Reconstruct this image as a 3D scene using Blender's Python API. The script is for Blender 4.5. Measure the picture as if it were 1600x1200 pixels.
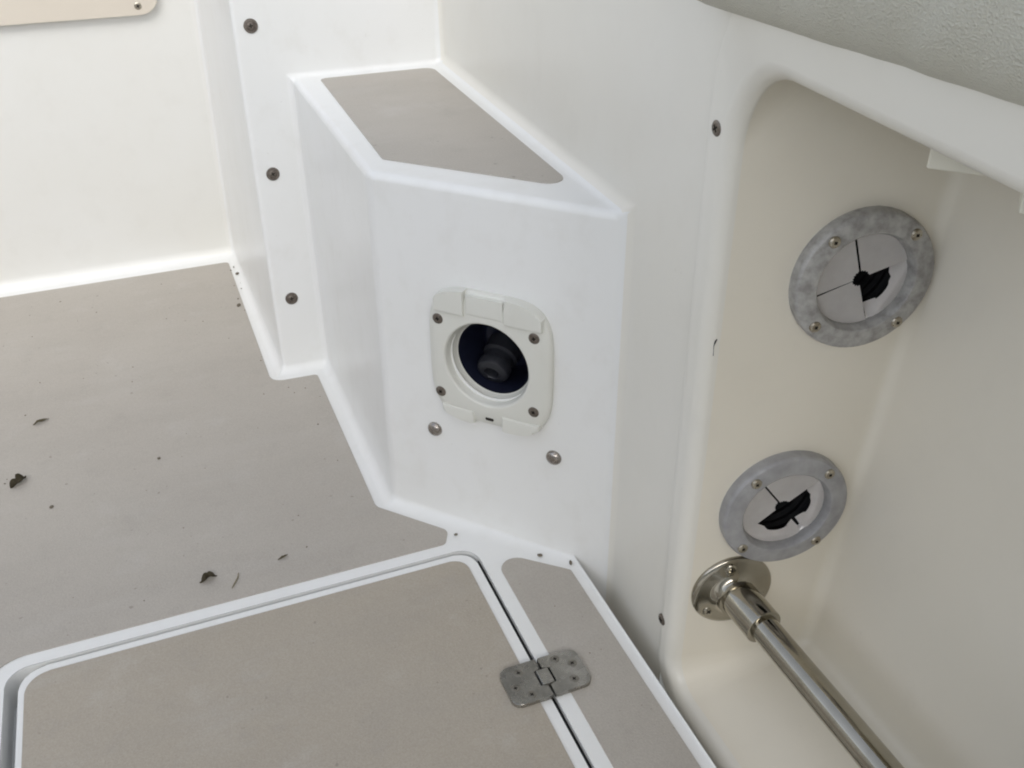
import bpy, bmesh, math, random
from mathutils import Vector, Matrix, Euler

random.seed(7)
S = bpy.context.scene
C = S.collection
for o in list(bpy.data.objects):
    bpy.data.objects.remove(o)

# ------------------------------------------------------------------ camera
cam_d = bpy.data.cameras.new('camera')
cam = bpy.data.objects.new('camera', cam_d)
C.objects.link(cam)
RT = Vector((0.92855828, -0.37114035, -0.00586134))
DN = Vector((-0.19933020, -0.48526031, -0.85134594))
FW = Vector((0.31312455, 0.79169266, -0.52457196))
m = Matrix((RT, -DN, -FW)).transposed().to_4x4()
m.translation = (0, 0, 0.7)
cam.matrix_world = m
cam_d.sensor_width = 36
cam_d.lens = 34.075
cam_d.clip_start = 0.01
cam_d.clip_end = 2000
S.camera = cam

# ------------------------------------------------------------------ sky, sun, exposure
SUN_FROM = Vector((-0.37, -0.91, 0.92)).normalized()
w = bpy.data.worlds.new('World')
S.world = w
w.use_nodes = True
nt = w.node_tree
bg = nt.nodes['Background']
sky = nt.nodes.new('ShaderNodeTexSky')
sky.sky_type = 'NISHITA'
sky.sun_disc = False
sky.sun_elevation = math.asin(SUN_FROM.z)
sky.sun_rotation = math.atan2(SUN_FROM.x, SUN_FROM.y)
sky.air_density = 1.0
sky.dust_density = 1.5
sky.ozone_density = 1.0
hs = nt.nodes.new('ShaderNodeHueSaturation')
hs.inputs['Saturation'].default_value = 0.42          # a pale overcast sky
nt.links.new(sky.outputs[0], hs.inputs['Color'])
nt.links.new(hs.outputs[0], bg.inputs[0])
bg.inputs[1].default_value = 0.15

sd = bpy.data.lights.new('sun', 'SUN')
sd.energy = 1.0
sd.angle = math.radians(40)
sd.color = (1.0, 0.985, 0.96)
sun = bpy.data.objects.new('sun', sd)
C.objects.link(sun)
sun.rotation_euler = SUN_FROM.to_track_quat('Z', 'Y').to_euler()

S.view_settings.view_transform = 'Standard'
S.view_settings.look = 'None'
S.view_settings.gamma = 1
S.view_settings.exposure = 0.97
S.render.engine = 'CYCLES'
S.cycles.max_bounces = 7
S.cycles.diffuse_bounces = 5
S.cycles.glossy_bounces = 4
S.cycles.filter_width = 2.0


# ------------------------------------------------------------------ materials
def nodes(name):
    mt = bpy.data.materials.new(name)
    mt.use_nodes = True
    return mt, mt.node_tree, mt.node_tree.nodes['Principled BSDF']


def tex_noise(nt, scale, detail=3, rough=0.5, vec=None):
    n = nt.nodes.new('ShaderNodeTexNoise')
    n.inputs['Scale'].default_value = scale
    n.inputs['Detail'].default_value = detail
    n.inputs['Roughness'].default_value = rough
    if vec is None:
        g = nt.nodes.new('ShaderNodeNewGeometry')
        vec = g.outputs['Position']
    nt.links.new(vec, n.inputs['Vector'])
    return n.outputs['Fac']


def ramp(nt, fac, stops):
    r = nt.nodes.new('ShaderNodeValToRGB')
    el = r.color_ramp.elements
    while len(el) < len(stops):
        el.new(0.5)
    for e, (p, c) in zip(el, stops):
        e.position = p
        e.color = (*c, 1) if len(c) == 3 else c
    nt.links.new(fac, r.inputs[0])
    return r.outputs[0]


def mix(nt, fac, a, b, mode='MIX'):
    n = nt.nodes.new('ShaderNodeMix')
    n.data_type = 'RGBA'
    n.blend_type = mode
    for sock, v in ((0, fac), (6, a), (7, b)):
        if isinstance(v, (int, float)):
            n.inputs[sock].default_value = v
        elif isinstance(v, tuple):
            n.inputs[sock].default_value = (*v, 1)
        else:
            nt.links.new(v, n.inputs[sock])
    return n.outputs[2]


def bump(nt, bs, h, strength, dist):
    b = nt.nodes.new('ShaderNodeBump')
    b.inputs['Strength'].default_value = strength
    b.inputs['Distance'].default_value = dist
    nt.links.new(h, b.inputs['Height'])
    nt.links.new(b.outputs[0], bs.inputs['Normal'])
    return b


def gray(v):
    return (v, v, v)


def gelcoat(name, a, b, rough=0.25, dirt=0.5):
    mt, nt, bs = nodes(name)
    big = tex_noise(nt, 5.0, 3)
    col = mix(nt, ramp(nt, big, [(0.3, gray(0)), (0.7, gray(1))]), a, b)
    # faint grime film, streaky and patchy
    mp = nt.nodes.new('ShaderNodeMapping')
    mp.inputs['Scale'].default_value = (1, 1, 0.8)
    g = nt.nodes.new('ShaderNodeNewGeometry')
    nt.links.new(g.outputs['Position'], mp.inputs[0])
    st = tex_noise(nt, 30, 4, 0.6, mp.outputs[0])
    f = ramp(nt, st, [(0.52, gray(0)), (0.85, gray(0.30 * dirt))])
    col = mix(nt, f, col, (0.50, 0.47, 0.40))
    # pin-head specks
    sp = tex_noise(nt, 190, 2, 0.5)
    f2 = ramp(nt, sp, [(0.74, gray(0)), (0.88, gray(0.45 * dirt))])
    col = mix(nt, f2, col, (0.25, 0.22, 0.17))
    nt.links.new(col, bs.inputs['Base Color'])
    r = ramp(nt, big, [(0.3, gray(rough + 0.03)), (0.7, gray(rough + 0.11))])
    nt.links.new(r, bs.inputs['Roughness'])
    bs.inputs['Specular IOR Level'].default_value = 0.45
    bump(nt, bs, tex_noise(nt, 16, 1), 0.05, 0.004)
    return mt


M_WHITE = gelcoat('white_gelcoat', (0.755, 0.755, 0.740), (0.735, 0.735, 0.710), dirt=0.6)
M_CREAM = gelcoat('cream_gelcoat', (0.755, 0.750, 0.715), (0.735, 0.725, 0.680), 0.25, 0.3)
M_LINER = gelcoat('liner_gelcoat', (0.725, 0.703, 0.640), (0.705, 0.680, 0.608), 0.25, 0.35)
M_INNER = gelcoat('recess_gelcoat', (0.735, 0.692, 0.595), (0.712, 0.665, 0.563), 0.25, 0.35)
M_GUT = gelcoat('grimy_shaded_gelcoat', (0.52, 0.49, 0.43), (0.38, 0.35, 0.29), 0.5, 1.5)  # grime, with the gutter's shade put into the darker base colour
M_PLATE = gelcoat('cream_plastic_board', (0.66, 0.60, 0.51), (0.63, 0.57, 0.48), 0.4, 0.2)
M_PLAST = gelcoat('offwhite_plastic', (0.655, 0.655, 0.605), (0.62, 0.615, 0.56), 0.42, 0.6)
M_TAB = gelcoat('cream_moulding', (0.72, 0.70, 0.60), (0.68, 0.65, 0.55), 0.4, 0.3)


def nonskid(name, ca, cb):
    mt, nt, bs = nodes(name)
    big = tex_noise(nt, 3.2, 4, 0.55)
    col = mix(nt, ramp(nt, big, [(0.3, gray(0)), (0.7, gray(1))]), ca, cb)
    med = tex_noise(nt, 26, 6, 0.65)
    col = mix(nt, ramp(nt, med, [(0.55, gray(0)), (0.75, gray(0.35))]), col, (0.30, 0.275, 0.24))
    lt = tex_noise(nt, 14, 5, 0.6)
    col = mix(nt, ramp(nt, lt, [(0.58, gray(0)), (0.8, gray(0.4))]), col, (0.50, 0.48, 0.45))
    mp = nt.nodes.new('ShaderNodeMapping')
    mp.inputs['Scale'].default_value = (0.45, 1.3, 1)
    mp.inputs['Rotation'].default_value = (0, 0, 0.25)
    g = nt.nodes.new('ShaderNodeNewGeometry')
    nt.links.new(g.outputs['Position'], mp.inputs[0])
    sm = tex_noise(nt, 11, 6, 0.62, mp.outputs[0])
    col = mix(nt, ramp(nt, sm, [(0.46, gray(0)), (0.72, gray(0.22))]), col, (0.29, 0.265, 0.23))
    sm2 = tex_noise(nt, 17, 5, 0.6, mp.outputs[0])
    col = mix(nt, ramp(nt, sm2, [(0.55, gray(0)), (0.72, gray(0.2))]), col, (0.46, 0.44, 0.41))
    fine = tex_noise(nt, 620, 2, 0.7)
    col = mix(nt, 0.13, col, ramp(nt, fine, [(0.3, (0.17, 0.15, 0.12)), (0.7, (0.62, 0.58, 0.52))]))
    sp = tex_noise(nt, 120, 2, 0.4)
    col = mix(nt, ramp(nt, sp, [(0.74, gray(0)), (0.78, gray(0.6))]), col, (0.20, 0.18, 0.15))
    nt.links.new(col, bs.inputs['Base Color'])
    bs.inputs['Roughness'].default_value = 0.5
    bs.inputs['Specular IOR Level'].default_value = 0.5
    bump(nt, bs, tex_noise(nt, 520, 3, 0.7), 0.5, 0.0008)
    return mt


M_TAN = nonskid('taupe_nonskid', (0.410, 0.378, 0.332), (0.375, 0.342, 0.298))
M_TAN2 = nonskid('brown_taupe_nonskid', (0.380, 0.335, 0.270), (0.350, 0.305, 0.240))


def metal(name, a, b, rough, scale=40, metallic=1.0, bstr=0.0):
    mt, nt, bs = nodes(name)
    n = tex_noise(nt, scale, 4, 0.6)
    nt.links.new(mix(nt, ramp(nt, n, [(0.35, gray(0)), (0.68, gray(1))]), a, b), bs.inputs['Base Color'])
    bs.inputs['Metallic'].default_value = metallic
    r = ramp(nt, tex_noise(nt, scale * 2, 3), [(0.3, gray(max(rough - 0.06, 0.03))), (0.7, gray(rough + 0.08))])
    nt.links.new(r, bs.inputs['Roughness'])
    if bstr:
        bump(nt, bs, n, bstr, 0.001)
    return mt


M_STEEL = metal('polished_steel', (0.42, 0.39, 0.325), (0.34, 0.315, 0.255), 0.10, 30)
M_HINGE = metal('dull_steel', (0.37, 0.355, 0.32), (0.24, 0.23, 0.205), 0.27, 60, 0.85)
M_RING = metal('weathered_grey_ring', (0.44, 0.43, 0.41), (0.26, 0.25, 0.235), 0.55, 110, 0.15, 0.3)
M_RING2 = metal('grey_ring', (0.37, 0.365, 0.365), (0.28, 0.277, 0.277), 0.5, 70, 0.15, 0.15)
M_RUST = metal('stained_screw', (0.22, 0.19, 0.16), (0.12, 0.10, 0.085), 0.4, 300, 0.7)
M_RUST2 = metal('stained_hinge_screw', (0.30, 0.28, 0.24), (0.17, 0.155, 0.13), 0.4, 200, 0.8)
M_BOLT = metal('bolt_steel', (0.36, 0.33, 0.30), (0.24, 0.21, 0.185), 0.25, 150, 0.9)
M_SCREW = metal('screw_steel', (0.50, 0.46, 0.38), (0.30, 0.26, 0.20), 0.3, 200, 0.9)
M_FLAP = metal('pale_plastic_flap', (0.87, 0.84, 0.81), (0.82, 0.785, 0.755), 0.45, 80, 0.0)


def plain(name, col, rough=0.5, spec=0.4):
    mt, nt, bs = nodes(name)
    n = tex_noise(nt, 70, 3)
    nt.links.new(mix(nt, n, tuple(c * 0.8 for c in col), tuple(c * 1.2 for c in col)), bs.inputs['Base Color'])
    bs.inputs['Roughness'].default_value = rough
    bs.inputs['Specular IOR Level'].default_value = spec
    return mt


M_BLACK = plain('black_rubber', (0.012, 0.012, 0.013), 0.6, 0.2)
M_DARK = plain('screw_recess', (0.02, 0.017, 0.014), 0.7, 0.2)
M_NAVY = plain('navy_plastic', (0.011, 0.013, 0.027), 0.30, 0.4)
M_NOZ = plain('dark_nozzle', (0.019, 0.020, 0.025), 0.4, 0.4)
M_LEAF = plain('dead_leaf', (0.105, 0.088, 0.056), 0.8, 0.2)
M_LEAF2 = plain('brown_leaf', (0.18, 0.155, 0.095), 0.8, 0.2)
M_SPECK = plain('dirt', (0.15, 0.13, 0.10), 0.9, 0.1)
M_SCUFF = plain('black_scuff', (0.03, 0.03, 0.03), 0.7, 0.2)
M_GROUND = plain('gravel_ground', (0.14, 0.13, 0.12), 0.9, 0.2)


def vinyl():
    mt, nt, bs = nodes('grey_vinyl')
    col = mix(nt, tex_noise(nt, 9, 4), (0.545, 0.53, 0.455), (0.495, 0.48, 0.405))
    st = tex_noise(nt, 45, 5, 0.65)
    col = mix(nt, ramp(nt, st, [(0.62, gray(0)), (0.8, gray(0.35))]), col, (0.36, 0.36, 0.31))
    nt.links.new(col, bs.inputs['Base Color'])
    bs.inputs['Roughness'].default_value = 0.55
    v = nt.nodes.new('ShaderNodeTexVoronoi')
    v.inputs['Scale'].default_value = 760
    g = nt.nodes.new('ShaderNodeNewGeometry')
    nt.links.new(g.outputs['Position'], v.inputs['Vector'])
    ad = nt.nodes.new('ShaderNodeMath')
    ad.operation = 'ADD'
    nt.links.new(v.outputs['Distance'], ad.inputs[0])
    nt.links.new(tex_noise(nt, 560, 5, 0.7), ad.inputs[1])
    bump(nt, bs, ad.outputs[0], 0.6, 0.0014)
    return mt


M_VINYL = vinyl()


# ------------------------------------------------------------------ helpers
def tag(o, label=None, cat=None, group=None, kind=None):
    if label: o['label'] = label
    if cat: o['category'] = cat
    if group: o['group'] = group
    if kind: o['kind'] = kind
    return o


def empty(name, loc=(0, 0, 0)):
    o = bpy.data.objects.new(name, None)
    o.empty_display_size = 0.02
    C.objects.link(o)
    o.location = loc
    return o


def link(name, me, mats, parent=None):
    o = bpy.data.objects.new(name, me)
    C.objects.link(o)
    for mt in (mats if isinstance(mats, (list, tuple)) else [mats]):
        if len(me.materials) < (len(mats) if isinstance(mats, (list, tuple)) else 1):
            me.materials.append(mt)
    if parent is not None:
        o.parent = parent
        # parents are only ever translated empties or identity meshes
        o.matrix_parent_inverse = Matrix.Translation(parent.location).inverted()
    return o


def corner_normals(me, lim=42):
    """smooth shading with area weighted corner normals: big flats stay flat, fillets run in tangentially, hard edges stay hard"""
    cl = math.cos(math.radians(lim))
    pn = [p.normal.copy() for p in me.polygons]
    pa = [p.area for p in me.polygons]
    vf = [[] for _ in me.vertices]
    for p in me.polygons:
        p.use_smooth = True
        for v in p.vertices: vf[v].append(p.index)
    out = []
    for p in me.polygons:
        n0 = pn[p.index]
        for v in p.vertices:
            acc = Vector()
            for q in vf[v]:
                if pn[q].dot(n0) > cl: acc += pn[q] * pa[q]
            out.append(acc.normalized() if acc.length > 0 else n0)
    me.normals_split_custom_set(out)


def from_bm(name, bm, mats, parent=None, smooth=True, angle=35):
    me = bpy.data.meshes.new(name)
    bmesh.ops.recalc_face_normals(bm, faces=bm.faces)
    bm.to_mesh(me)
    bm.free()
    if smooth and len(me.polygons) < 9000:
        corner_normals(me, angle)
    elif smooth:
        me.polygons.foreach_set('use_smooth', [True] * len(me.polygons))
    return link(name, me, mats, parent)


def frame(o, t, u, n):
    mm = Matrix((t, u, n)).transposed().to_4x4()
    mm.translation = o
    return mm


def add_lathe(bm, prof, seg=32, mat=0, xf=None, squash=1.0):
    """prof: (radius, height) list, revolved about local Z"""
    rings = []
    for r, h in prof:
        if r <= 1e-6:
            rings.append([bm.verts.new((0, 0, h))])
        else:
            rings.append([bm.verts.new((r * math.cos(2 * math.pi * k / seg), squash * r * math.sin(2 * math.pi * k / seg), h)) for k in range(seg)])
    fs = []
    for a, b in zip(rings, rings[1:]):
        for k in range(seg):
            k2 = (k + 1) % seg
            if len(a) == 1 and len(b) == 1: continue
            if len(a) == 1: fs.append(bm.faces.new((a[0], b[k], b[k2])))
            elif len(b) == 1: fs.append(bm.faces.new((a[k], a[k2], b[0])))
            else: fs.append(bm.faces.new((a[k], a[k2], b[k2], b[k])))
    for f in fs: f.material_index = mat
    if xf is not None:
        bmesh.ops.transform(bm, matrix=xf, verts=[v for r in rings for v in r])
    return rings


def add_box(bm, lo, hi, bev=0.0, xf=None, mat=0, seg=2):
    c = [(a + b) / 2 for a, b in zip(lo, hi)]
    s = [b - a for a, b in zip(lo, hi)]
    before = set(bm.verts)
    r = bmesh.ops.create_cube(bm, size=1, matrix=Matrix.Translation(c) @ Matrix.Diagonal((*s, 1)))
    vs = r['verts']
    if bev:
        es = list({e for v in vs for e in v.link_edges})
        bmesh.ops.bevel(bm, geom=es, offset=bev, segments=seg, affect='EDGES', profile=0.5)
    vs = [v for v in bm.verts if v not in before]
    for f in {f for v in vs for f in v.link_faces}: f.material_index = mat
    if xf is not None:
        bmesh.ops.transform(bm, matrix=xf, verts=vs)


def round_poly(pts, seg=8):
    """pts: (x, y, radius) -> outline with rounded corners (any turn direction)"""
    out = []
    n = len(pts)
    for i in range(n):
        p = Vector(pts[i][:2]); r = pts[i][2]
        a = Vector(pts[i - 1][:2]); b = Vector(pts[(i + 1) % n][:2])
        if r <= 0:
            out.append(p); continue
        da = (a - p).normalized(); db = (b - p).normalized()
        half = da.angle(db) / 2
        d = min(r / math.tan(half), (a - p).length * 0.49, (b - p).length * 0.49)
        rr = d * math.tan(half)
        cen = p + (da + db).normalized() * (rr / math.sin(half))
        p0 = p + da * d; p1 = p + db * d
        a0 = math.atan2(p0.y - cen.y, p0.x - cen.x); a1 = math.atan2(p1.y - cen.y, p1.x - cen.x)
        dlt = (a1 - a0 + math.pi) % (2 * math.pi) - math.pi
        for k in range(seg + 1):
            t = a0 + dlt * k / seg
            out.append(Vector((cen.x + rr * math.cos(t), cen.y + rr * math.sin(t))))
    return out


def prism(name, outline, z0, z1, mat, parent=None, bev=0.0, xf=None):
    bm = bmesh.new()
    lo = [bm.verts.new((p[0], p[1], z0)) for p in outline]
    hi = [bm.verts.new((p[0], p[1], z1)) for p in outline]
    n = len(outline)
    top = bm.faces.new(hi)
    bm.faces.new(lo[::-1])
    for k in range(n):
        bm.faces.new((lo[k], lo[(k + 1) % n], hi[(k + 1) % n], hi[k]))
    if bev:
        bmesh.ops.bevel(bm, geom=list(top.edges), offset=bev, segments=2, affect='EDGES', profile=0.5)
    if xf is not None:
        bmesh.ops.transform(bm, matrix=xf, verts=bm.verts)
    return from_bm(name, bm, mat, parent, True, 30)


def fill_with_holes(bm, face, holes):
    """replace a planar face by a triangulation with holes; holes = list of vertex loops (already in bm)"""
    mi = face.material_index
    nrm = face.normal.copy()
    edges = list(face.edges)
    for f in ([face]): bm.faces.remove(f)
    for lp in holes:
        for k in range(len(lp)):
            e = bm.edges.get((lp[k], lp[(k + 1) % len(lp)])) or bm.edges.new((lp[k], lp[(k + 1) % len(lp)]))
            edges.append(e)
    r = bmesh.ops.triangle_fill(bm, use_beauty=True, use_dissolve=False, edges=edges, normal=nrm)
    for g in r['geom']:
        if isinstance(g, bmesh.types.BMFace):
            g.material_index = mi
            g.normal_update()
            if g.normal.dot(nrm) < 0: g.normal_flip()


def screw(parent, xf, r, mat, name='screw', dome=0.35, rec=0.45, washer=None, spin=0.0):
    """head with a crosshead recess; xf maps local Z to the outward normal"""
    bm = bmesh.new()
    xf = xf @ Matrix.Rotation(spin, 4, 'Z')
    h = r * dome
    if washer:
        add_lathe(bm, [(washer, -0.0006), (washer, 0.0006), (washer * 0.93, 0.0014), (r * 1.02, 0.0016), (r * 0.95, 0.0006)], 28, 0, xf)
    add_lathe(bm, [(r, -0.0005), (r, h * 0.35), (r * 0.86, h * 0.75), (r * 0.6, h * 0.95), (0, h)], 24, 0, xf)
    if rec:
        for a in (0, math.pi / 2):
            add_box(bm, (-r * rec, -r * 0.13, h * 0.6), (r * rec, r * 0.13, h * 1.03 + 0.0001), 0, xf @ Matrix.Rotation(a, 4, 'Z'), 1)
    return from_bm(name, bm, [mat, M_DARK], parent)


ZP = Vector((0, 0, 1))

# ------------------------------------------------------------------ the moulded cockpit: one low-poly shell, filleted, then cut up by region
FLOOR, BACK, BULK, BOX, SIDE = range(5)


def side_x(y): return 0.370 + 0.039 * (y - 0.55)


def bulk_y(z): return 1.206 + 0.0761 * z


TOPZ = 0.80
ZC = 0.394
V = {
    'f0': (-1.5, 1.648, 0), 'B': (0.1265, 1.648, 0), 'C': (0.132, bulk_y(0), 0), 'D': (0.196, bulk_y(0), 0),
    'E': (0.195, 0.867, 0), 'f5': (0.347, 0.7023, 0), 'f6': (0.347, -1.3, 0), 'f7': (-1.5, -1.3, 0),
    'f5d': (0.347, 0.7023, -0.075), 'f6d': (0.347, -1.3, -0.075),
    'Fd': (side_x(0.671), 0.671, -0.075), 'Wd': (side_x(0.552), 0.552, -0.075), 'W2': (side_x(0.552), 0.552, TOPZ),
    'Ft': (side_x(0.674), 0.674, ZC), 'Gt': (side_x(bulk_y(ZC)), bulk_y(ZC), ZC), 'Dt': (0.199, bulk_y(ZC), ZC), 'Et': (0.197, 0.866, ZC),
    'G2': (side_x(bulk_y(TOPZ)), bulk_y(TOPZ), TOPZ), 'C2': (0.1405, bulk_y(TOPZ), TOPZ),
    'B2': (0.134, 1.568, TOPZ), 'A2': (-1.5, 1.568, TOPZ),
}
faces = [
    (('f0', 'f7', 'f6', 'f5', 'E', 'D', 'C', 'B'), FLOOR), (('f5', 'f6', 'f6d', 'f5d'), FLOOR),
    (('f0', 'B', 'B2', 'A2'), BACK), (('B', 'C', 'C2', 'B2'), BULK), (('C', 'D', 'Dt', 'Gt', 'G2', 'C2'), BULK),
    (('D', 'E', 'Et', 'Dt'), BOX), (('E', 'f5', 'f5d', 'Fd', 'Ft', 'Et'), BOX), (('Et', 'Ft', 'Gt', 'Dt'), BOX),
    (('Fd', 'Wd', 'W2', 'G2', 'Gt', 'Ft'), SIDE),
]
fillet = {('f0', 'B'): 0.020, ('B', 'C'): 0.013, ('C', 'D'): 0.012, ('D', 'E'): 0.013, ('E', 'f5'): 0.013, ('f5', 'f6'): 0.003,
          ('B', 'B2'): 0.012, ('C', 'C2'): 0.006, ('D', 'Dt'): 0.009, ('E', 'Et'): 0.008, ('Fd', 'Ft'): 0.011, ('Ft', 'Gt'): 0.014,
          ('Et', 'Ft'): 0.008, ('Dt', 'Et'): 0.008, ('Dt', 'Gt'): 0.007, ('Gt', 'G2'): 0.012}
names = list(V)
me = bpy.data.meshes.new('shell')
me.from_pydata([V[k] for k in names], [], [[names.index(k) for k in f] for f, r in faces])
for p, (f, r) in zip(me.polygons, faces): p.material_index = r
att = me.attributes.new('bevel_weight_edge', 'FLOAT', 'EDGE')
BW = 0.03
for e in me.edges:
    a, b = names[e.vertices[0]], names[e.vertices[1]]
    r = fillet.get((a, b)) or fillet.get((b, a)) or 0
    att.data[e.index].value = r / BW
tmp = bpy.data.objects.new('shell', me)
C.objects.link(tmp)
for k in range(5): me.materials.append(M_WHITE)
md = tmp.modifiers.new('b', 'BEVEL')
md.limit_method = 'WEIGHT'
md.width = BW
md.segments = 7
md.use_clamp_overlap = False
md.offset_type = 'OFFSET'
dg = bpy.context.evaluated_depsgraph_get()
em = bpy.data.meshes.new_from_object(tmp.evaluated_get(dg))
bpy.data.objects.remove(tmp)
bm = bmesh.new()
bm.from_mesh(em)
bm.normal_update()

# hatch well in the floor
HX0, HX1, HY0, HY1 = -0.2095, 0.2545, 0.325, 0.7605
well = round_poly([(HX0, HY0, 0.022), (HX1, HY0, 0.022), (HX1, HY1, 0.022), (HX0, HY1, 0.022)])
ff = max((f for f in bm.faces if f.material_index == FLOOR and f.normal.z > 0.99), key=lambda f: f.calc_area())
fz = ff.calc_center_median().z
wl = [bm.verts.new((p.x, p.y, fz)) for p in well]
fill_with_holes(bm, ff, [wl])
# washdown socket hole in the box front
TF = Vector((0.6783, -0.7348, 0)).normalized()
NF = Vector((TF.y, -TF.x, 0))
OF = Vector((0.195, 0.867, 0))
PC = OF + TF * 0.1305 + ZP * 0.2215
bf = max((f for f in bm.faces if f.material_index == BOX and f.normal.dot(NF) > 0.98), key=lambda f: f.calc_area())
nb = bf.normal.copy(); cb = bf.calc_center_median()


def onto(p): return p - nb * (p - cb).dot(nb)


PC = onto(PC)
hl = [bm.verts.new(onto(PC + TF * (0.044 * math.cos(a)) + ZP * (0.044 * math.sin(a)))) for a in [2 * math.pi * k / 40 for k in range(40)]]
fill_with_holes(bm, bf, [hl])
bm.normal_update()
bm.verts.ensure_lookup_table()
bm.verts.index_update()
bm.faces.index_update()
cl = math.cos(math.radians(42))
fa = {f: f.calc_area() for f in bm.faces}


def cnorm(f, v):
    acc = Vector()
    for q in v.link_faces:
        if q.normal.dot(f.normal) > cl: acc += q.normal * fa[q]
    return acc.normalized()


pos = [v.co.copy() for v in bm.verts]
regs = {}
for f in bm.faces: regs.setdefault(f.material_index, []).append([(v.index, cnorm(f, v)) for v in f.verts])
bm.free()
NAMES = {FLOOR: 'floor', BACK: 'cockpit_wall', BULK: 'bulkhead', BOX: 'step_box', SIDE: 'coaming_wall'}
MATS = {FLOOR: M_WHITE, BACK: M_CREAM, BULK: M_WHITE, BOX: M_WHITE, SIDE: M_LINER}
shell = {}
for r, fl in regs.items():
    used = sorted({i for f in fl for i, n in f})
    mp = {i: k for k, i in enumerate(used)}
    mm = bpy.data.meshes.new(NAMES[r])
    mm.from_pydata([pos[i] for i in used], [], [[mp[i] for i, n in f] for f in fl])
    for p in mm.polygons: p.use_smooth = True
    mm.normals_split_custom_set([n for f in fl for i, n in f])
    shell[r] = link(NAMES[r], mm, MATS[r])
floor = tag(shell[FLOOR], kind='structure')
tag(shell[BACK], 'cream white moulded cockpit wall across the far end of the floor', 'wall')
bulk = tag(shell[BULK], 'narrow white bulkhead with a vertical row of screws beside the step box', 'bulkhead')
box = tag(shell[BOX], 'white moulded step box with angled front and taupe pad on top', 'step box')
sidew = tag(shell[SIDE], 'plain off-white side wall rising behind the step box', 'wall')

# hatch well walls and drain channel
bm = bmesh.new()
a = [bm.verts.new((p.x, p.y, -0.0004)) for p in well]
b = [bm.verts.new((p.x, p.y, -0.034)) for p in well]
for k in range(len(well)):
    k2 = (k + 1) % len(well)
    bm.faces.new((a[k2], a[k], b[k], b[k2]))
bm.faces.new(b)
from_bm('hatch_well', bm, M_WHITE, floor)

# drain gutter between the floor edge and the side liner
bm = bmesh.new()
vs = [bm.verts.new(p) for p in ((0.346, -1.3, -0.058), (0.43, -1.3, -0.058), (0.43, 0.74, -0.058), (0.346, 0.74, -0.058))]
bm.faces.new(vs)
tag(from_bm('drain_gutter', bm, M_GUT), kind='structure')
# the yard under the boat
bm = bmesh.new()
vs = [bm.verts.new(p) for p in ((-400, -400, -1.1), (400, -400, -1.1), (400, 400, -1.1), (-400, 400, -1.1))]
bm.faces.new(vs)
tag(from_bm('ground', bm, M_GROUND), kind='structure')

# the rest of the cockpit around the camera: opposite side and near end
for lo, hi in (((-1.56, -1.36, -0.05), (-1.5, 1.7, 0.82)), ((-1.5, -1.36, -0.05), (0.43, -1.3, 0.82))):
    bm = bmesh.new()
    add_box(bm, lo, hi, 0.008)
    tag(from_bm('cockpit_side', bm, M_CREAM), kind='structure')

# added overhead slab on legs, out of view, to shade the near floor
bm = bmesh.new()
add_box(bm, (-1.3, -1.6, 1.7), (0.2, 0.0, 1.75), 0.02)
for px_ in (-1.1, -0.05):
    add_box(bm, (px_, -0.95, -0.001), (px_ + 0.04, -0.91, 1.71), 0.008)
tag(from_bm('added_shade_slab', bm, M_CREAM), kind='structure')

# non-skid panels on the floor (moulded, about a millimetre proud)
prism('floor_panel', round_poly([(-1.48, 1.617, 0), (0.1115, 1.617, 0.006), (0.1115, 1.186, 0.016), (0.1745, 1.183, 0.004), (0.1745, 0.8665, 0.016),
                                 (0.2375, 0.7955, 0.010), (0.2275, 0.7755, 0.006), (-0.226, 0.7755, 0.034), (-0.226, -1.25, 0), (-1.48, -1.25, 0)]),
      -0.001, 0.0011, M_TAN, floor, 0.0007)
prism('floor_panel', round_poly([(0.2690, 0.7465, 0.016), (0.3365, 0.6870, 0.004), (0.3365, -1.25, 0), (0.2690, -1.25, 0)]),
      -0.001, 0.0011, M_TAN, floor, 0.0007)
# taupe pad on the step box
prism('top_pad', round_poly([(0.2295, 1.2165, 0.006), (0.3745, 1.2165, 0.012), (0.3595, 0.7495, 0.014), (0.2205, 0.8935, 0.006)]),
      ZC - 0.001, ZC + 0.0011, M_TAN, box, 0.0007)

# ------------------------------------------------------------------ floor hatch
hatch = empty('floor_hatch', (0.026, 0.54, 0))
tag(hatch, 'white rimmed floor hatch with taupe non-skid lid, hinged on one side', 'hatch')
lid = [(-0.1975, 0.333, 0.018), (0.2500, 0.333, 0.018), (0.2500, 0.7555, 0.020), (-0.1975, 0.7555, 0.024)]
prism('lid', round_poly(lid), -0.022, -0.0002, M_WHITE, hatch, 0.0012)
prism('lid_panel', round_poly([(-0.1920, 0.339, 0.014), (0.2388, 0.339, 0.014), (0.2388, 0.7465, 0.016), (-0.1920, 0.7465, 0.022)]),
      -0.001, 0.0010, M_TAN2, hatch, 0.0006)
bm = bmesh.new()
add_box(bm, (0.2503, 0.35, -0.03), (0.2542, 0.742, -0.0045), 0.0006)
from_bm('gasket', bm, M_BLACK, hatch)

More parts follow.
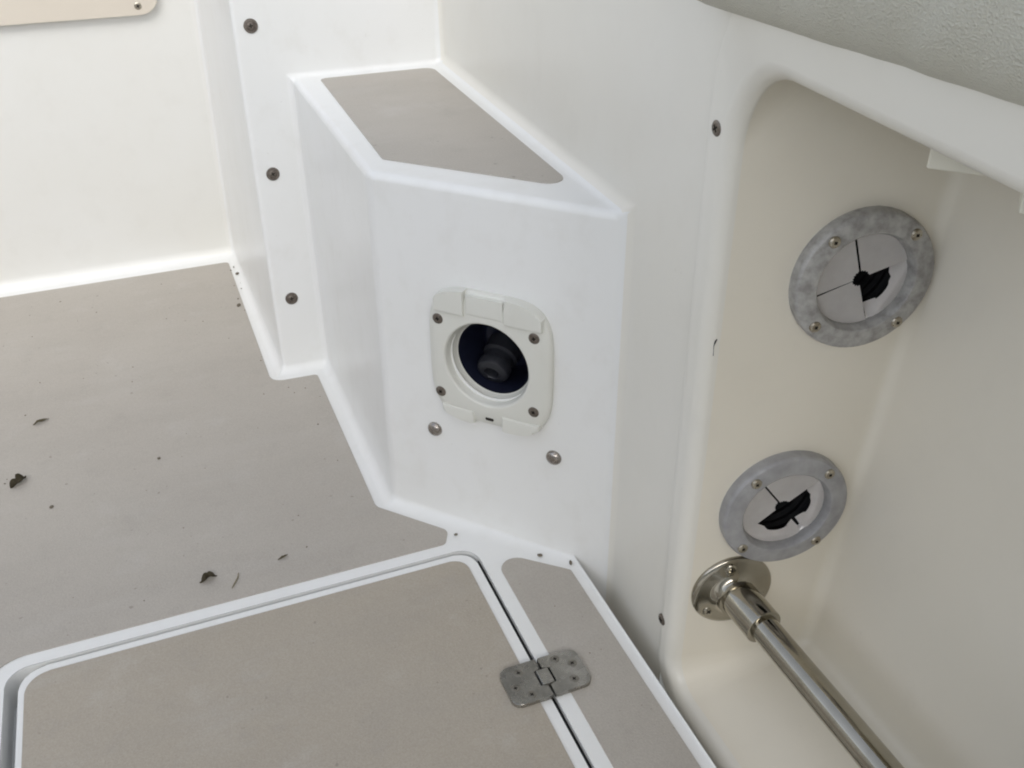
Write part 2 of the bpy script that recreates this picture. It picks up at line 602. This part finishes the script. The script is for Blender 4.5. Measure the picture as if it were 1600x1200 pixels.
# ------------------------------------------------------------------ hinge
hx, hy = 0.2532, 0.5625
hinge = empty('hatch_hinge', (hx, hy, 0.001))
tag(hinge, 'dull steel hatch hinge with two screwed leaves', 'hinge')
for sgn in (-1, 1):
    L, W = 0.039, 0.0225
    if sgn < 0:      # leaf with the knuckle tongue
        ol = [(-0.0009, -W, 0.001), (-0.0009, -0.0095, 0), (-0.0088, -0.0095, 0), (-0.0088, 0.0095, 0), (-0.0009, 0.0095, 0), (-0.0009, W, 0.001), (-L, W, 0.009), (-L, -W, 0.009)]
    else:
        ol = [(0.0009, -W, 0.001), (L, -W, 0.009), (L, W, 0.009), (0.0009, W, 0.001), (0.0009, 0.0095, 0), (0.0088, 0.0095, 0), (0.0088, -0.0095, 0), (0.0009, -0.0095, 0)]
    pts = [(p.x + hx, p.y + hy) for p in round_poly(ol, 6)]
    leaf = prism('leaf', pts, 0.0008, 0.0052, M_HINGE, hinge, 0.0010)
    for (sx, sy) in ((0.0165, 0.0155), (0.0295, 0.005), (0.0235, -0.0125)) if sgn > 0 else ((-0.0215, 0.0125), (-0.0305, -0.003), (-0.0195, -0.0150)):
        screw(leaf, Matrix.Translation((hx + sx, hy + sy, 0.0050)), 0.0045, M_RUST2, dome=0.13, rec=0.42, spin=random.random())
bm = bmesh.new()
add_box(bm, (hx - 0.0062, hy - 0.0091, 0.0008), (hx + 0.0062, hy + 0.0091, 0.0060), 0.0014)
from_bm('knuckle', bm, M_HINGE, hinge)
bm = bmesh.new()
add_box(bm, (hx - 0.0087, hy - 0.0093, 0.0012), (hx + 0.0087, hy + 0.0093, 0.0020), 0)
from_bm('hinge_pocket', bm, M_BLACK, hinge)

# ------------------------------------------------------------------ screws of the bulkhead
for z in (0.4585, 0.2795, 0.1080):
    n = Vector((0, -1, 0.0761)).normalized()
    xf = frame(Vector((0.158, bulk_y(z), z)), Vector((1, 0, 0)), n.cross(Vector((1, 0, 0))), n)
    screw(bulk, xf, 0.0052, M_RUST, dome=0.30, rec=0.5, washer=0.0085, spin=random.random())

# ------------------------------------------------------------------ plate on the far wall (a locker door surround)
wall_n = Vector((0, -1, -0.1)).normalized()


def wall_xf(x, z): return frame(Vector((x, 1.648 - 0.1 * z, z)), Vector((1, 0, 0)), wall_n.cross(Vector((1, 0, 0))), wall_n)


plate = empty('locker_door', (-0.2, 1.60, 0.5))
tag(plate, 'cream plastic locker door with rounded screwed frame on the far wall', 'locker door')
xw = wall_xf(-0.16, 0.575)
fo = round_poly([(-0.24, -0.158, 0.028), (0.236, -0.158, 0.028), (0.236, 0.15, 0.028), (-0.24, 0.15, 0.028)])
fi = round_poly([(-0.198, -0.116, 0.018), (0.194, -0.116, 0.018), (0.194, 0.108, 0.018), (-0.198, 0.108, 0.018)])
bm = bmesh.new()
rings = []
for ol, d in ((fo, -0.003), (fo, 0.008), ([p * 0.996 for p in fo], 0.011), (fi, 0.011), (fi, -0.002)):
    rings.append([bm.verts.new((p.x, p.y, d)) for p in ol])
for ra, rb in zip(rings, rings[1:]):
    for k in range(len(ra)):
        k2 = (k + 1) % len(ra)
        bm.faces.new((ra[k], ra[k2], rb[k2], rb[k]))
bmesh.ops.transform(bm, matrix=xw, verts=bm.verts)
from_bm('door_frame', bm, M_PLATE, plate)
prism('door_panel', [p * 0.975 for p in fi], 0.001, 0.009, M_PLATE, plate, 0.001, xw)
prism('door_gap', [p * 0.999 for p in fi], 0.0004, 0.0012, M_BLACK, plate, 0, xw)
for sx, sy in ((0.206, -0.1445), (-0.21, -0.1445), (0.206, 0.136), (-0.21, 0.136), (0.0, -0.1445)):
    screw(plate, xw @ Matrix.Translation((sx, sy, 0.0108)), 0.0052, M_SCREW, dome=0.3, spin=random.random())

# ------------------------------------------------------------------ washdown socket on the step box
XP = frame(PC, TF, ZP, NF)
sock = empty('washdown_socket', PC)
tag(sock, 'off-white square washdown socket with open dark round well', 'socket')


def sup(t, a, b, n):
    c, s = math.cos(t), math.sin(t)
    r = (abs(c / a) ** n + abs(s / b) ** n) ** (-1 / n)
    return r * c, r * s


N = 96
TH = [2 * math.pi * k / N for k in range(N)]
bm = bmesh.new()
rings = []
for sc, d in ((1.0, -0.001), (1.0, 0.0035), (0.985, 0.0052), (0.955, 0.0066)):
    rings.append([bm.verts.new((*sup(t, 0.0665 * sc, 0.0735 * sc, 4.0), d)) for t in TH])
hc = (-0.002, -0.003)
rings.append([bm.verts.new((*sup(t, 0.0575, 0.0600, 5.5), 0.0092)) for t in TH])
for r, d in ((0.0478, 0.0094), (0.0462, 0.0088), (0.0450, 0.0070), (0.0432, -0.0030), (0.0415, -0.0085), (0.0405, -0.0095)):
    rings.append([bm.verts.new((hc[0] + r * math.cos(t), hc[1] + r * math.sin(t), d)) for t in TH])
for ra, rb in zip(rings, rings[1:]):
    for k in range(N):
        bm.faces.new((ra[k], ra[(k + 1) % N], rb[(k + 1) % N], rb[k]))
bmesh.ops.transform(bm, matrix=XP, verts=bm.verts)
from_bm('face_plate', bm, M_PLAST, sock, True, 50)


def sblock(name, x0, x1, y0, y1, d, rc, mat=M_PLAST, bev=0.0022, d0=0.002):
    """block with individually rounded corners (bl, br, tr, tl)"""
    ol = round_poly([(x0, y0, rc[0]), (x1, y0, rc[1]), (x1, y1, rc[2]), (x0, y1, rc[3])])
    return prism(name, ol, d0, d, mat, sock, bev, XP)


def edge_block(name, x0, x1, y0, d, inset=0.0, rc=0.002, sgn=1, bev=0.0025):
    """block whose outer edge follows the bowed outline of the plate"""
    ys = lambda x: (0.0735 - inset) * (1 - (abs(x) / 0.0668) ** 4.0) ** (1 / 4.0)
    n = 10
    ol = [(x0, y0 * sgn), (x1, y0 * sgn)] + [(x1 + (x0 - x1) * i / n, sgn * (ys(x1 + (x0 - x1) * i / n) + 0.0008)) for i in range(n + 1)]
    if sgn < 0: ol = ol[::-1]
    return prism(name, ol, 0.002, d, M_PLAST, sock, bev, XP)


edge_block('hinge_block', -0.0570, -0.0240, 0.0478, 0.0128)
edge_block('hinge_block', 0.0190, 0.0580, 0.0478, 0.0128)
edge_block('hinge_knuckle', -0.0230, 0.0180, 0.0490, 0.0108, 0.0035, bev=0.0035)
edge_block('latch_block', -0.0530, -0.0165, 0.0590, 0.0102, 0.0, sgn=-1)
edge_block('latch_block', 0.0150, 0.0560, 0.0570, 0.0112, 0.0, sgn=-1)
sblock('latch_slot', -0.0040, 0.0050, -0.0665, -0.0632, 0.0086, (0.001, 0.001, 0.001, 0.001), M_DARK, 0.0003, 0.004)
for sx, sy in ((-0.0535, 0.0385), (0.0495, 0.0400), (-0.0540, -0.0450), (0.0495, -0.0420)):
    screw(sock, XP @ Matrix.Translation((sx, sy, 0.0090)), 0.0057, M_RUST, dome=0.22, rec=0.35, spin=random.random())
bm = bmesh.new()
add_lathe(bm, [(0.0412, -0.0090), (0.0405, -0.016), (0.0385, -0.058), (0.030, -0.052), (0.012, -0.056), (0, -0.056)], 48, 0, XP @ Matrix.Translation((hc[0], hc[1], 0)))
from_bm('bowl', bm, M_NAVY, sock)
na = Vector((0.02, -0.42, 1)).normalized()
nx = na.cross(Vector((1, 0, 0))).normalized()
xn = XP @ frame(Vector((-0.010, -0.012, -0.053)), nx.cross(na), nx, na)
bm = bmesh.new()
add_lathe(bm, [(0.0185, 0.0), (0.0185, 0.016), (0.0150, 0.018), (0.0145, 0.025), (0.0172, 0.027), (0.0176, 0.033), (0.0165, 0.037), (0.0135, 0.039), (0.0085, 0.039), (0.0075, 0.0375), (0.0070, 0.026), (0, 0.030)], 40, 0, xn)
from_bm('hose_nozzle', bm, M_NOZ, sock)

# two round bolt heads under the socket
for s_, h_, lb in ((0.0618, 0.1205, 0), (0.1988, 0.1250, 0)):
    p = onto(OF + TF * s_ + ZP * h_)
    bm = bmesh.new()
    add_lathe(bm, [(0.0082, -0.0005), (0.0082, 0.0006), (0.0078, 0.0022), (0.0062, 0.0040), (0.0035, 0.0050), (0, 0.0053)], 32, 0, frame(p, TF, ZP, NF))
    from_bm('bolt_head', bm, M_BOLT, box)


# ------------------------------------------------------------------ side liner with the long recess
def rrect(y0, y1, z0, z1, rads, k=8):
    """rounded rectangle in the Y-Z plane, same point count every time; rads = (y1z0, y1z1, y0z1, y0z0)"""
    out = []
    for (cy, cz, r, a0) in ((y1, z0, rads[0], -90), (y1, z1, rads[1], 0), (y0, z1, rads[2], 90), (y0, z0, rads[3], 180)):
        r = max(r, 0.002)
        oy = cy - r if a0 in (-90, 0) else cy + r
        oz = cz + r if a0 in (-90, 180) else cz - r
        for j in range(k + 1):
            t = math.radians(a0 + 90 * j / k)
            out.append((oy + r * math.cos(t), oz + r * math.sin(t)))
    return out


XL = 0.3665
OY0, OY1, OZ0, OZ1 = 0.13, 0.5325, -0.019, 0.5480       # opening after the round-over; unseen near end kept short to shade the recess
PY0, PY1, PZ0, PZ1 = 0.095, 0.5610, -0.047, 0.612      # outline of the panel
RO = 0.012
TD = math.tan(math.radians(10))
RF = 0.012


def xback(z): return 0.502 + 0.09 * z


def opening(d): return rrect(OY0 + d, OY1 - d, OZ0 + d, OZ1 - d, (0.030 - d, 0.058 - d, 0.058 - d, 0.030 - d))


def outer(d): return rrect(PY0 + d, PY1 - d, PZ0 + d, PZ1 - d, (0.040 - d, 0.085 - d, 0.085 - d, 0.040 - d))


bm = bmesh.new()
R = []


def ring(pts, xf):
    R.append([bm.verts.new((xf(y, z), y, z)) for y, z in pts])


def ro(z): return 0.0035 + 0.010 * max(0.0, min(1.0, (0.03 - z) / 0.05))


ring(outer(0), lambda y, z: 0.405)
base = outer(0)
for k in range(0, 6):
    t = math.radians(90 * k / 5)
    pts = []; xs = []
    for (y, z) in base:
        r = ro(z)
        q = outer(r * (1 - math.cos(t)))[len(pts)]
        pts.append(q); xs.append(XL + r * (1 - math.sin(t)))
    it = iter(xs)
    R.append([bm.verts.new((x, y, z)) for x, (y, z) in zip(xs, pts)])
for k in range(0, 9):
    t = math.radians(90 * k / 8)
    ring(opening(-RO * (1 - math.sin(t))), lambda y, z: XL + RO * (1 - math.cos(t)))
# inner wall with 10 degrees of draft down to the fillet at the back
x_in = XL + RO
deep_i0 = len(R)


def deep(extra_d, extra_x):
    """ring near the back: depth follows the sloping hull side"""
    pts = []
    base = opening(0)
    for i, (y, z) in enumerate(base):
        zz = z
        for _ in range(4):
            d = TD * (xback(zz) - RF - x_in) + extra_d
            y2, z2 = rrect(OY0 + d, OY1 - d, OZ0 + d, 0.69 - d, (0.030 - d, 0.030 - d, 0.030 - d, 0.030 - d))[i]
            zz = z2
        pts.append((xback(z2) - RF + extra_x, y2, z2))
    R.append([bm.verts.new(p) for p in pts])


deep(0, 0)
for k in range(1, 6):
    t = math.radians(90 * k / 5)
    deep(RF * (1 - math.cos(t)), RF * math.sin(t))
# the top of the panel flares out to meet the bolster
for ra in R[:deep_i0]:
    for v in ra:
        if v.co.z > 0.49:
            k_ = min(1.0, (v.co.z - 0.49) / 0.095)
            fy = max(0.0, min(1.0, (0.560 - v.co.y) / 0.07)) if v.co.y > 0.3 else 1.0
            if ra in R[7:]:
                wz = max(0.0, min(1.0, (0.545 - v.co.y) / 0.10))
                v.co.z += (0.003 - 0.06 * (0.44 - max(v.co.y, 0.2))) * wz * wz * (3 - 2 * wz) * max(0.0, min(1.0, (v.co.z - 0.49) / 0.06))
            v.co.x -= 0.019 * k_ ** 1.6 * fy * fy * (3 - 2 * fy)
nseg = len(R[0])
wall_quad = None
deep_i = 1 + 6 + 9
for ri, (ra, rb) in enumerate(zip(R, R[1:])):
    for k in range(nseg):
        k2 = (k + 1) % nseg
        f = bm.faces.new((ra[k], ra[k2], rb[k2], rb[k]))
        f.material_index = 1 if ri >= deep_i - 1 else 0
        if ri == deep_i - 1 and k == 8:      # the straight end wall
            wall_quad = f
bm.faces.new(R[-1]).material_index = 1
bm.normal_update()
NW = wall_quad.normal.copy()
CW = wall_quad.calc_center_median()
if NW.y > 0: NW = -NW
TW = Vector((-NW.y, NW.x, 0)).normalized()
NW = Vector((TW.y, -TW.x, 0))


def on_end(x, z):
    """point on the recess end wall"""
    return Vector((x, CW.y - (x - CW.x) * NW.x / NW.y, z))


RC = [on_end(0.4815, 0.3880), on_end(0.4515, 0.1775)]
loops = []
for c in RC:
    loops.append([bm.verts.new(c + TW * (0.0365 * math.cos(a)) + ZP * (0.0365 * math.sin(a))) for a in [2 * math.pi * k / 32 for k in range(32)]])
fill_with_holes(bm, wall_quad, loops)
bmesh.ops.recalc_face_normals(bm, faces=bm.faces)
me = bpy.data.meshes.new('recess_liner')
bm.to_mesh(me)
bm.free()
corner_normals(me)
liner = link('recess_liner', me, [M_LINER, M_INNER])
tag(liner, 'off-white moulded side panel with a long rounded storage recess', 'side panel')

# wall above the panel, behind the bolster
bm = bmesh.new()
add_box(bm, (0.369, -1.3, 0.56), (0.40, 0.5515, TOPZ), 0.001)
from_bm('upper_wall', bm, M_LINER, sidew)

for (y, z) in ((0.5490, 0.5035), (0.5535, 0.0425)):
    xf = frame(Vector((XL + 0.0004, y, z)), Vector((0, -1, 0)), ZP, Vector((-1, 0, 0)))
    screw(liner, xf, 0.0056, M_RUST, dome=0.3, rec=0.5, spin=random.random())


def tube_path(name, pts, r, mat, parent, seg=8):
    bm = bmesh.new()
    rings = []
    pts = [Vector(p) for p in pts]
    for i, p in enumerate(pts):
        d = (pts[min(i + 1, len(pts) - 1)] - pts[max(i - 1, 0)]).normalized()
        a = d.orthogonal().normalized(); b = d.cross(a)
        rr = r[i] if isinstance(r, (list, tuple)) else r
        rings.append([bm.verts.new(p + (a * math.cos(2 * math.pi * k / seg) + b * math.sin(2 * math.pi * k / seg)) * rr) for k in range(seg)])
    for ra, rb in zip(rings, rings[1:]):
        for k in range(seg): bm.faces.new((ra[k], ra[(k + 1) % seg], rb[(k + 1) % seg], rb[k]))
    bm.faces.new(rings[0][::-1]); bm.faces.new(rings[-1])
    return from_bm(name, bm, mat, parent)


# small black scuff on the rounded edge of the recess
sx = XL + RO * (1 - math.cos(math.radians(68))); sy = OY1 + RO - RO * math.sin(math.radians(68))
tube_path('scuff_mark', [(sx + 0.0012, sy - 0.0012, 0.3480), (sx + 0.0006, sy - 0.0004, 0.3455), (sx, sy, 0.342), (sx + 0.0002, sy, 0.338), (sx + 0.0004, sy - 0.0001, 0.3335), (sx - 0.0004, sy + 0.001, 0.3325)],
          [0.0004, 0.0007, 0.0003, 0.0002, 0.0003, 0.0006], M_SCUFF, liner)

# ------------------------------------------------------------------ rigging flanges on the recess end wall
def rigging(center, r_out, mat, rot, folds, label):
    XF = frame(center, TW, ZP, NW)
    t = empty('rigging_flange', center)
    tag(t, label, 'flange', 'cable flanges on the recess end wall')
    k = r_out / 0.0555
    bm = bmesh.new()
    add_lathe(bm, [(0.0375 * k, -0.0005), (r_out, -0.0005), (r_out, 0.0072), (r_out * 0.985, 0.0098), (r_out * 0.955, 0.0112), (0.0420 * k, 0.0128), (0.0395 * k, 0.0122), (0.0378 * k, 0.0095), (0.0372 * k, 0.0060), (0.0372 * k, -0.0005)], 64, 0, XF)
    from_bm('flange_ring', bm, mat, t)
    for a in (48, 132, 222, 312):
        a = math.radians(a)
        screw(t, XF @ Matrix.Translation((0.0478 * k * math.cos(a), 0.0478 * k * math.sin(a), 0.0116)), 0.0046, M_SCREW, dome=0.5, rec=0.3, spin=a)
    # pale collar inside the ring, then the dark hose
    bm = bmesh.new()
    add_lathe(bm, [(0.0373 * k, 0.0022), (0.0365, 0.0012), (0.0362, -0.001), (0.0362, -0.004)], 48, 0, XF)
    from_bm('collar', bm, M_FLAP, t)
    bm = bmesh.new()
    prof = []
    for j in range(9):
        prof += [(0.0360, -0.003 - 0.009 * j), (0.0340, -0.007 - 0.009 * j)]
    prof += [(0, -0.09)]
    add_lathe(bm, prof, 40, 0, XF)
    from_bm('hose', bm, M_BLACK, t)
    # four flaps cut crosswise; some pushed in
    for q in range(4):
        a0 = math.radians(rot + 90 * q); a1 = a0 + math.pi / 2; am = (a0 + a1) / 2
        md_ = Vector((math.cos(am), math.sin(am), 0)); td = Vector((-math.sin(am), math.cos(am), 0))
        bm = bmesh.new()
        nr, na_ = 16, 12
        grid = []
        fold = math.radians(folds[q])
        for i in range(nr + 1):
            row = []
            r_in = 0.0065 if folds[q] < 30 else 0.0255
            rr = r_in + (0.0370 * k - r_in) * i / nr
            g = (0.0008 if folds[q] < 30 else 0.0003) / rr
            for j in range(na_ + 1):
                a = a0 + g + (math.pi / 2 - 2 * g) * j / na_
                if i == 0 and folds[q] > 30: rr = r_in + 0.0013 * math.sin(j * 0.7 + q * 1.3) + (0.0014 if j in (4, 5, 9) else 0.0)
                elif i == 0: rr = r_in + 0.0005 * math.sin(j * 1.9 + q)
                p = Vector((rr * math.cos(a), rr * math.sin(a), 0.0038))
                mpos = p.dot(md_); tpos = p.dot(td)
                m0 = 0.0310 * k
                if fold and mpos < m0:
                    s_ = m0 - mpos
                    # bend over a short arc, then straight
                    ang = fold * min(1.0, 0.3 + s_ / 0.006)
                    p = md_ * (m0 - s_ * math.cos(ang)) + td * tpos + Vector((0, 0, 0.0038 - s_ * math.sin(ang)))
                row.append(bm.verts.new(p))
            grid.append(row)
        for i in range(nr):
            for j in range(na_):
                bm.faces.new((grid[i][j], grid[i + 1][j], grid[i + 1][j + 1], grid[i][j + 1]))
        bmesh.ops.solidify(bm, geom=bm.faces[:], thickness=0.0014)
        bmesh.ops.transform(bm, matrix=XF, verts=bm.verts)
        from_bm('flap', bm, M_FLAP, t, True, 25)
    return t


rigging(RC[0], 0.0555, M_RING, 18, (0, 0, 4, 34), 'mottled grey cable flange, the higher of two, with one flap pushed in')
rigging(RC[1], 0.0560, M_RING2, 38, (0, 3, 31, 31), 'grey cable flange just above the steel rail, half its flaps pushed in')

# ------------------------------------------------------------------ steel rail
RX, RZ = 0.4173, 0.0880
RX2, RZ2 = 0.4243, 0.0766       # the rail is not quite level
pe = on_end(RX, RZ)
rail = empty('foot_rail', pe)
tag(rail, 'polished steel tube rail with round screwed base inside the recess', 'rail')
XR = frame(pe, TW, ZP, NW)
y_end = OY0 + TD * (RX2 - x_in)
ends = [XR, frame(Vector((RX2, y_end, RZ2)), Vector((-TW.x, TW.y, 0)), ZP, Vector((NW.x, -NW.y, 0)))]
for XE in ends:
    bm = bmesh.new()
    add_lathe(bm, [(0.0375, -0.0003), (0.0375, 0.0018), (0.0365, 0.0034), (0.0330, 0.0046), (0.0240, 0.0066), (0.0190, 0.0090), (0.0175, 0.0120), (0.0172, 0.0160), (0, 0.0160)], 56, 0, XE)
    base_ = from_bm('base_flange', bm, M_STEEL, rail, True, 50)
    for a in (100, 220, 340):
        a = math.radians(a)
        screw(base_, XE @ Matrix.Translation((0.0285 * math.cos(a), 0.0285 * math.sin(a), 0.0050)), 0.0048, M_STEEL, dome=0.35, rec=0.5, spin=a)
PA, PB = Vector((RX, pe.y, RZ)), Vector((RX2, y_end, RZ2))
DY = (PB - PA).normalized()
AX = ZP.cross(DY).normalized()
AZ = DY.cross(AX)
bm = bmesh.new()
prof = [(0.0172, 0.008), (0.0172, 0.0490), (0.0168, 0.0505), (0.0158, 0.0510), (0.0128, 0.0510)]
add_lathe(bm, prof, 48, 0, frame(PA, AX, AZ, DY))
from_bm('socket_collar', bm, M_STEEL, rail)
bm = bmesh.new()
add_lathe(bm, prof, 48, 0, frame(PB, -AX, AZ, -DY))
from_bm('socket_collar', bm, M_STEEL, rail)
bm = bmesh.new()
add_lathe(bm, [(0.0127, 0.01), (0.0127, pe.y - y_end - 0.01)], 48, 0, frame(PA, AX, AZ, DY))
from_bm('tube', bm, M_STEEL, rail)

# ------------------------------------------------------------------ cleats under the top edge of the recess
for (x, y, lb) in ((0.405, 0.3975, 'cream moulded cleat under the recess edge, nearer the cable flanges'), (0.400, 0.329, 'cream moulded cleat under the recess edge at the picture border')):
    bm = bmesh.new()
    ol = [(0, 0), (0.062, 0), (0.062, 0.045), (0, 0.045)]
    add_box(bm, (0, -0.011, -0.0265), (0.075, 0.011, 0.03), 0.0013, frame(Vector((x, y, 0.5485)), Vector((0.68, -0.73, 0)).normalized(), Vector((0.73, 0.68, 0)).normalized(), ZP), 0, 3)
    tag(from_bm('cleat', bm, M_TAB), lb, 'cleat', 'cleats under the recess edge')

# ------------------------------------------------------------------ bolster
from mathutils import noise
bm = bmesh.new()
NP, NL = 96, 460
y_far, y_near = 0.590, -1.2
grid = []
for i in range(NL + 1):
    s_ = i / NL
    y = y_far + (y_near - y_far) * (s_ ** 1.35)
    # rounded far end
    e = min(1.0, (y_far - y) / 0.035)
    cap = math.sqrt(max(0.0, 1 - (1 - e) ** 2)) if e < 1 else 1.0
    cap = max(cap, 0.02)
    row = []
    for j in range(NP):
        a = 2 * math.pi * j / NP
        c, sn = math.cos(a), math.sin(a)
        rx = 0.058; rz = 0.0770
        n_ = 2.7
        rr = (abs(c) ** n_ + abs(sn) ** n_) ** (-1 / n_)
        lx = rr * c * rx * (0.55 + 0.45 * cap); lz = rr * sn * rz * cap
        px, pz = 0.3800 + lx, 0.6560 + lz
        # pulled creases near the lower seam
        low = max(0.0, min(1.0, (0.66 - pz) / 0.07))
        q = noise.noise(Vector((y * 34 + pz * 30, pz * 5, 1.3)))
        q2 = noise.noise(Vector((y * 9, pz * 12, 4.1)))
        d = (0.0032 * q * (0.3 + low) + 0.0022 * q2 + 0.0007 * noise.noise(Vector((y * 110 + pz * 60, pz * 40, 2.2)))) * cap
        wob = 0.0012 * noise.noise(Vector((y * 7, 0.5, 0.2)))
        row.append(bm.verts.new((px - d, y, pz + wob + d * 0.3)))
    grid.append(row)
for i in range(NL):
    for j in range(NP):
        bm.faces.new((grid[i][j], grid[i][(j + 1) % NP], grid[i + 1][(j + 1) % NP], grid[i + 1][j]))
bm.faces.new(grid[0]); bm.faces.new(grid[-1])
o = from_bm('bolster', bm, M_VINYL, None, True, 60)
tag(o, 'light grey creased vinyl bolster above the side recess', 'bolster')


# ------------------------------------------------------------------ leaf litter on the floor
def crumb(name, x, y, ln, wd, rot, mat, label, cat, curl=0.3, seed=1):
    rnd = random.Random(seed)
    bm = bmesh.new()
    nl, nw = 14, 8
    off = Vector((seed * 3.7, seed * 1.9, 0))
    g = []
    for i in range(nl + 1):
        u = i / nl
        half = wd / 2 * (math.sin(math.pi * min(1, u * 1.02 + 0.03)) ** 0.7) * (0.85 + 0.5 * noise.noise(Vector((u * 5, 0, 0)) + off))
        row = []
        for j in range(nw + 1):
            v = j / nw * 2 - 1
            z = 0.0022 + abs(v) ** 1.5 * half * curl + 0.16 * wd * math.sin(u * 3.1) + noise.noise(Vector((u * 3.5, v * 1.6, 1)) + off) * wd * 0.28
            row.append(bm.verts.new(((u - 0.5) * ln + noise.noise(Vector((u * 4, v * 3, 7)) + off) * ln * 0.10, v * half + 0.15 * wd * math.sin(u * 4 + seed), max(z, 0.0016))))
        g.append(row)
    for i in range(nl):
        for j in range(nw):
            bm.faces.new((g[i][j], g[i + 1][j], g[i + 1][j + 1], g[i][j + 1]))
    bmesh.ops.solidify(bm, geom=bm.faces[:], thickness=0.0006)
    bmesh.ops.transform(bm, matrix=Matrix.Translation((x, y, 0)) @ Matrix.Rotation(rot, 4, 'Z'), verts=bm.verts)
    return tag(from_bm(name, bm, mat, None, True, 70), label, cat, 'leaf litter on the floor')


crumb('dead_leaf', -0.2060, 1.069, 0.024, 0.014, 0.75, M_LEAF, 'largest dark crumpled leaf on the floor at the picture edge', 'leaf', 0.9, 3)
crumb('leaf_scrap', -0.0178, 0.8150, 0.017, 0.012, 0.1, M_LEAF, 'small dark leaf scrap lying just behind the hatch', 'leaf', 0.6, 5)
crumb('leaf_scrap', -0.1830, 1.199, 0.020, 0.007, 0.5, M_LEAF2, 'olive brown leaf sliver on the floor, farther than the largest leaf', 'leaf', 0.6, 8)
crumb('leaf_scrap', 0.0600, 0.8190, 0.012, 0.004, 0.35, M_LEAF2, 'tiny brown leaf sliver lying nearest the step box corner', 'leaf', 0.5, 9)
tw = tube_path('twig', [(0.003, 0.792, 0.0019), (0.006, 0.797, 0.0024), (0.0105, 0.805, 0.0022), (0.0125, 0.813, 0.0019)], [0.0004, 0.0007, 0.0006, 0.0003], M_LEAF2, None, 6)
tag(tw, 'thin short twig lying beside the small dark leaf scrap', 'twig')

# dirt crumbs nobody could count
bm = bmesh.new()
spots = []
for _ in range(60):
    spots.append((random.uniform(-0.45, 0.10), random.uniform(0.79, 1.58), random.uniform(0.0005, 0.0012)))
for _ in range(9):     # caught along the foot of the walls
    spots.append((random.uniform(0.105, 0.12), random.uniform(1.2, 1.6), random.uniform(0.0008, 0.0018)))
for _ in range(7):
    spots.append((random.uniform(0.13, 0.171), random.uniform(0.9, 1.17), random.uniform(0.0006, 0.0013)))
for _ in range(6):
    spots.append((random.uniform(0.275, 0.333), random.uniform(0.47, 0.66), random.uniform(0.0004, 0.0008)))
spots += [(0.1190, 1.5600, 0.0042), (0.1040, 1.4400, 0.0034), (0.2430, 0.7850, 0.0020), (0.3150, 0.7190, 0.0030), (0.3405, 0.6960, 0.0026), (-0.0480, 1.0570, 0.0028), (-0.170, 1.005, 0.003)]
for (x, y, r) in spots:
    q = bmesh.ops.create_icosphere(bm, subdivisions=1, radius=r, matrix=Matrix.Translation((x, y, 0.0013 + r * 0.25)) @ Euler((0, 0, random.random() * 6)).to_matrix().to_4x4() @ Matrix.Diagonal((random.uniform(0.7, 1.7), random.uniform(0.6, 1.1), 0.45, 1)))
for (x, y, r) in [(0.352 + random.random() * 0.016, random.uniform(0.5, 0.68), random.uniform(0.0008, 0.002)) for _ in range(14)] + [(0.357, 0.612, 0.0045)]:
    bmesh.ops.create_icosphere(bm, subdivisions=1, radius=r, matrix=Matrix.Translation((x, y, -0.057)) @ Matrix.Diagonal((1.2, 0.8, 0.5, 1)))
tag(from_bm('dirt_crumbs', bm, M_SPECK), 'fine brown dirt crumbs scattered over the floor', 'dirt', kind='stuff')
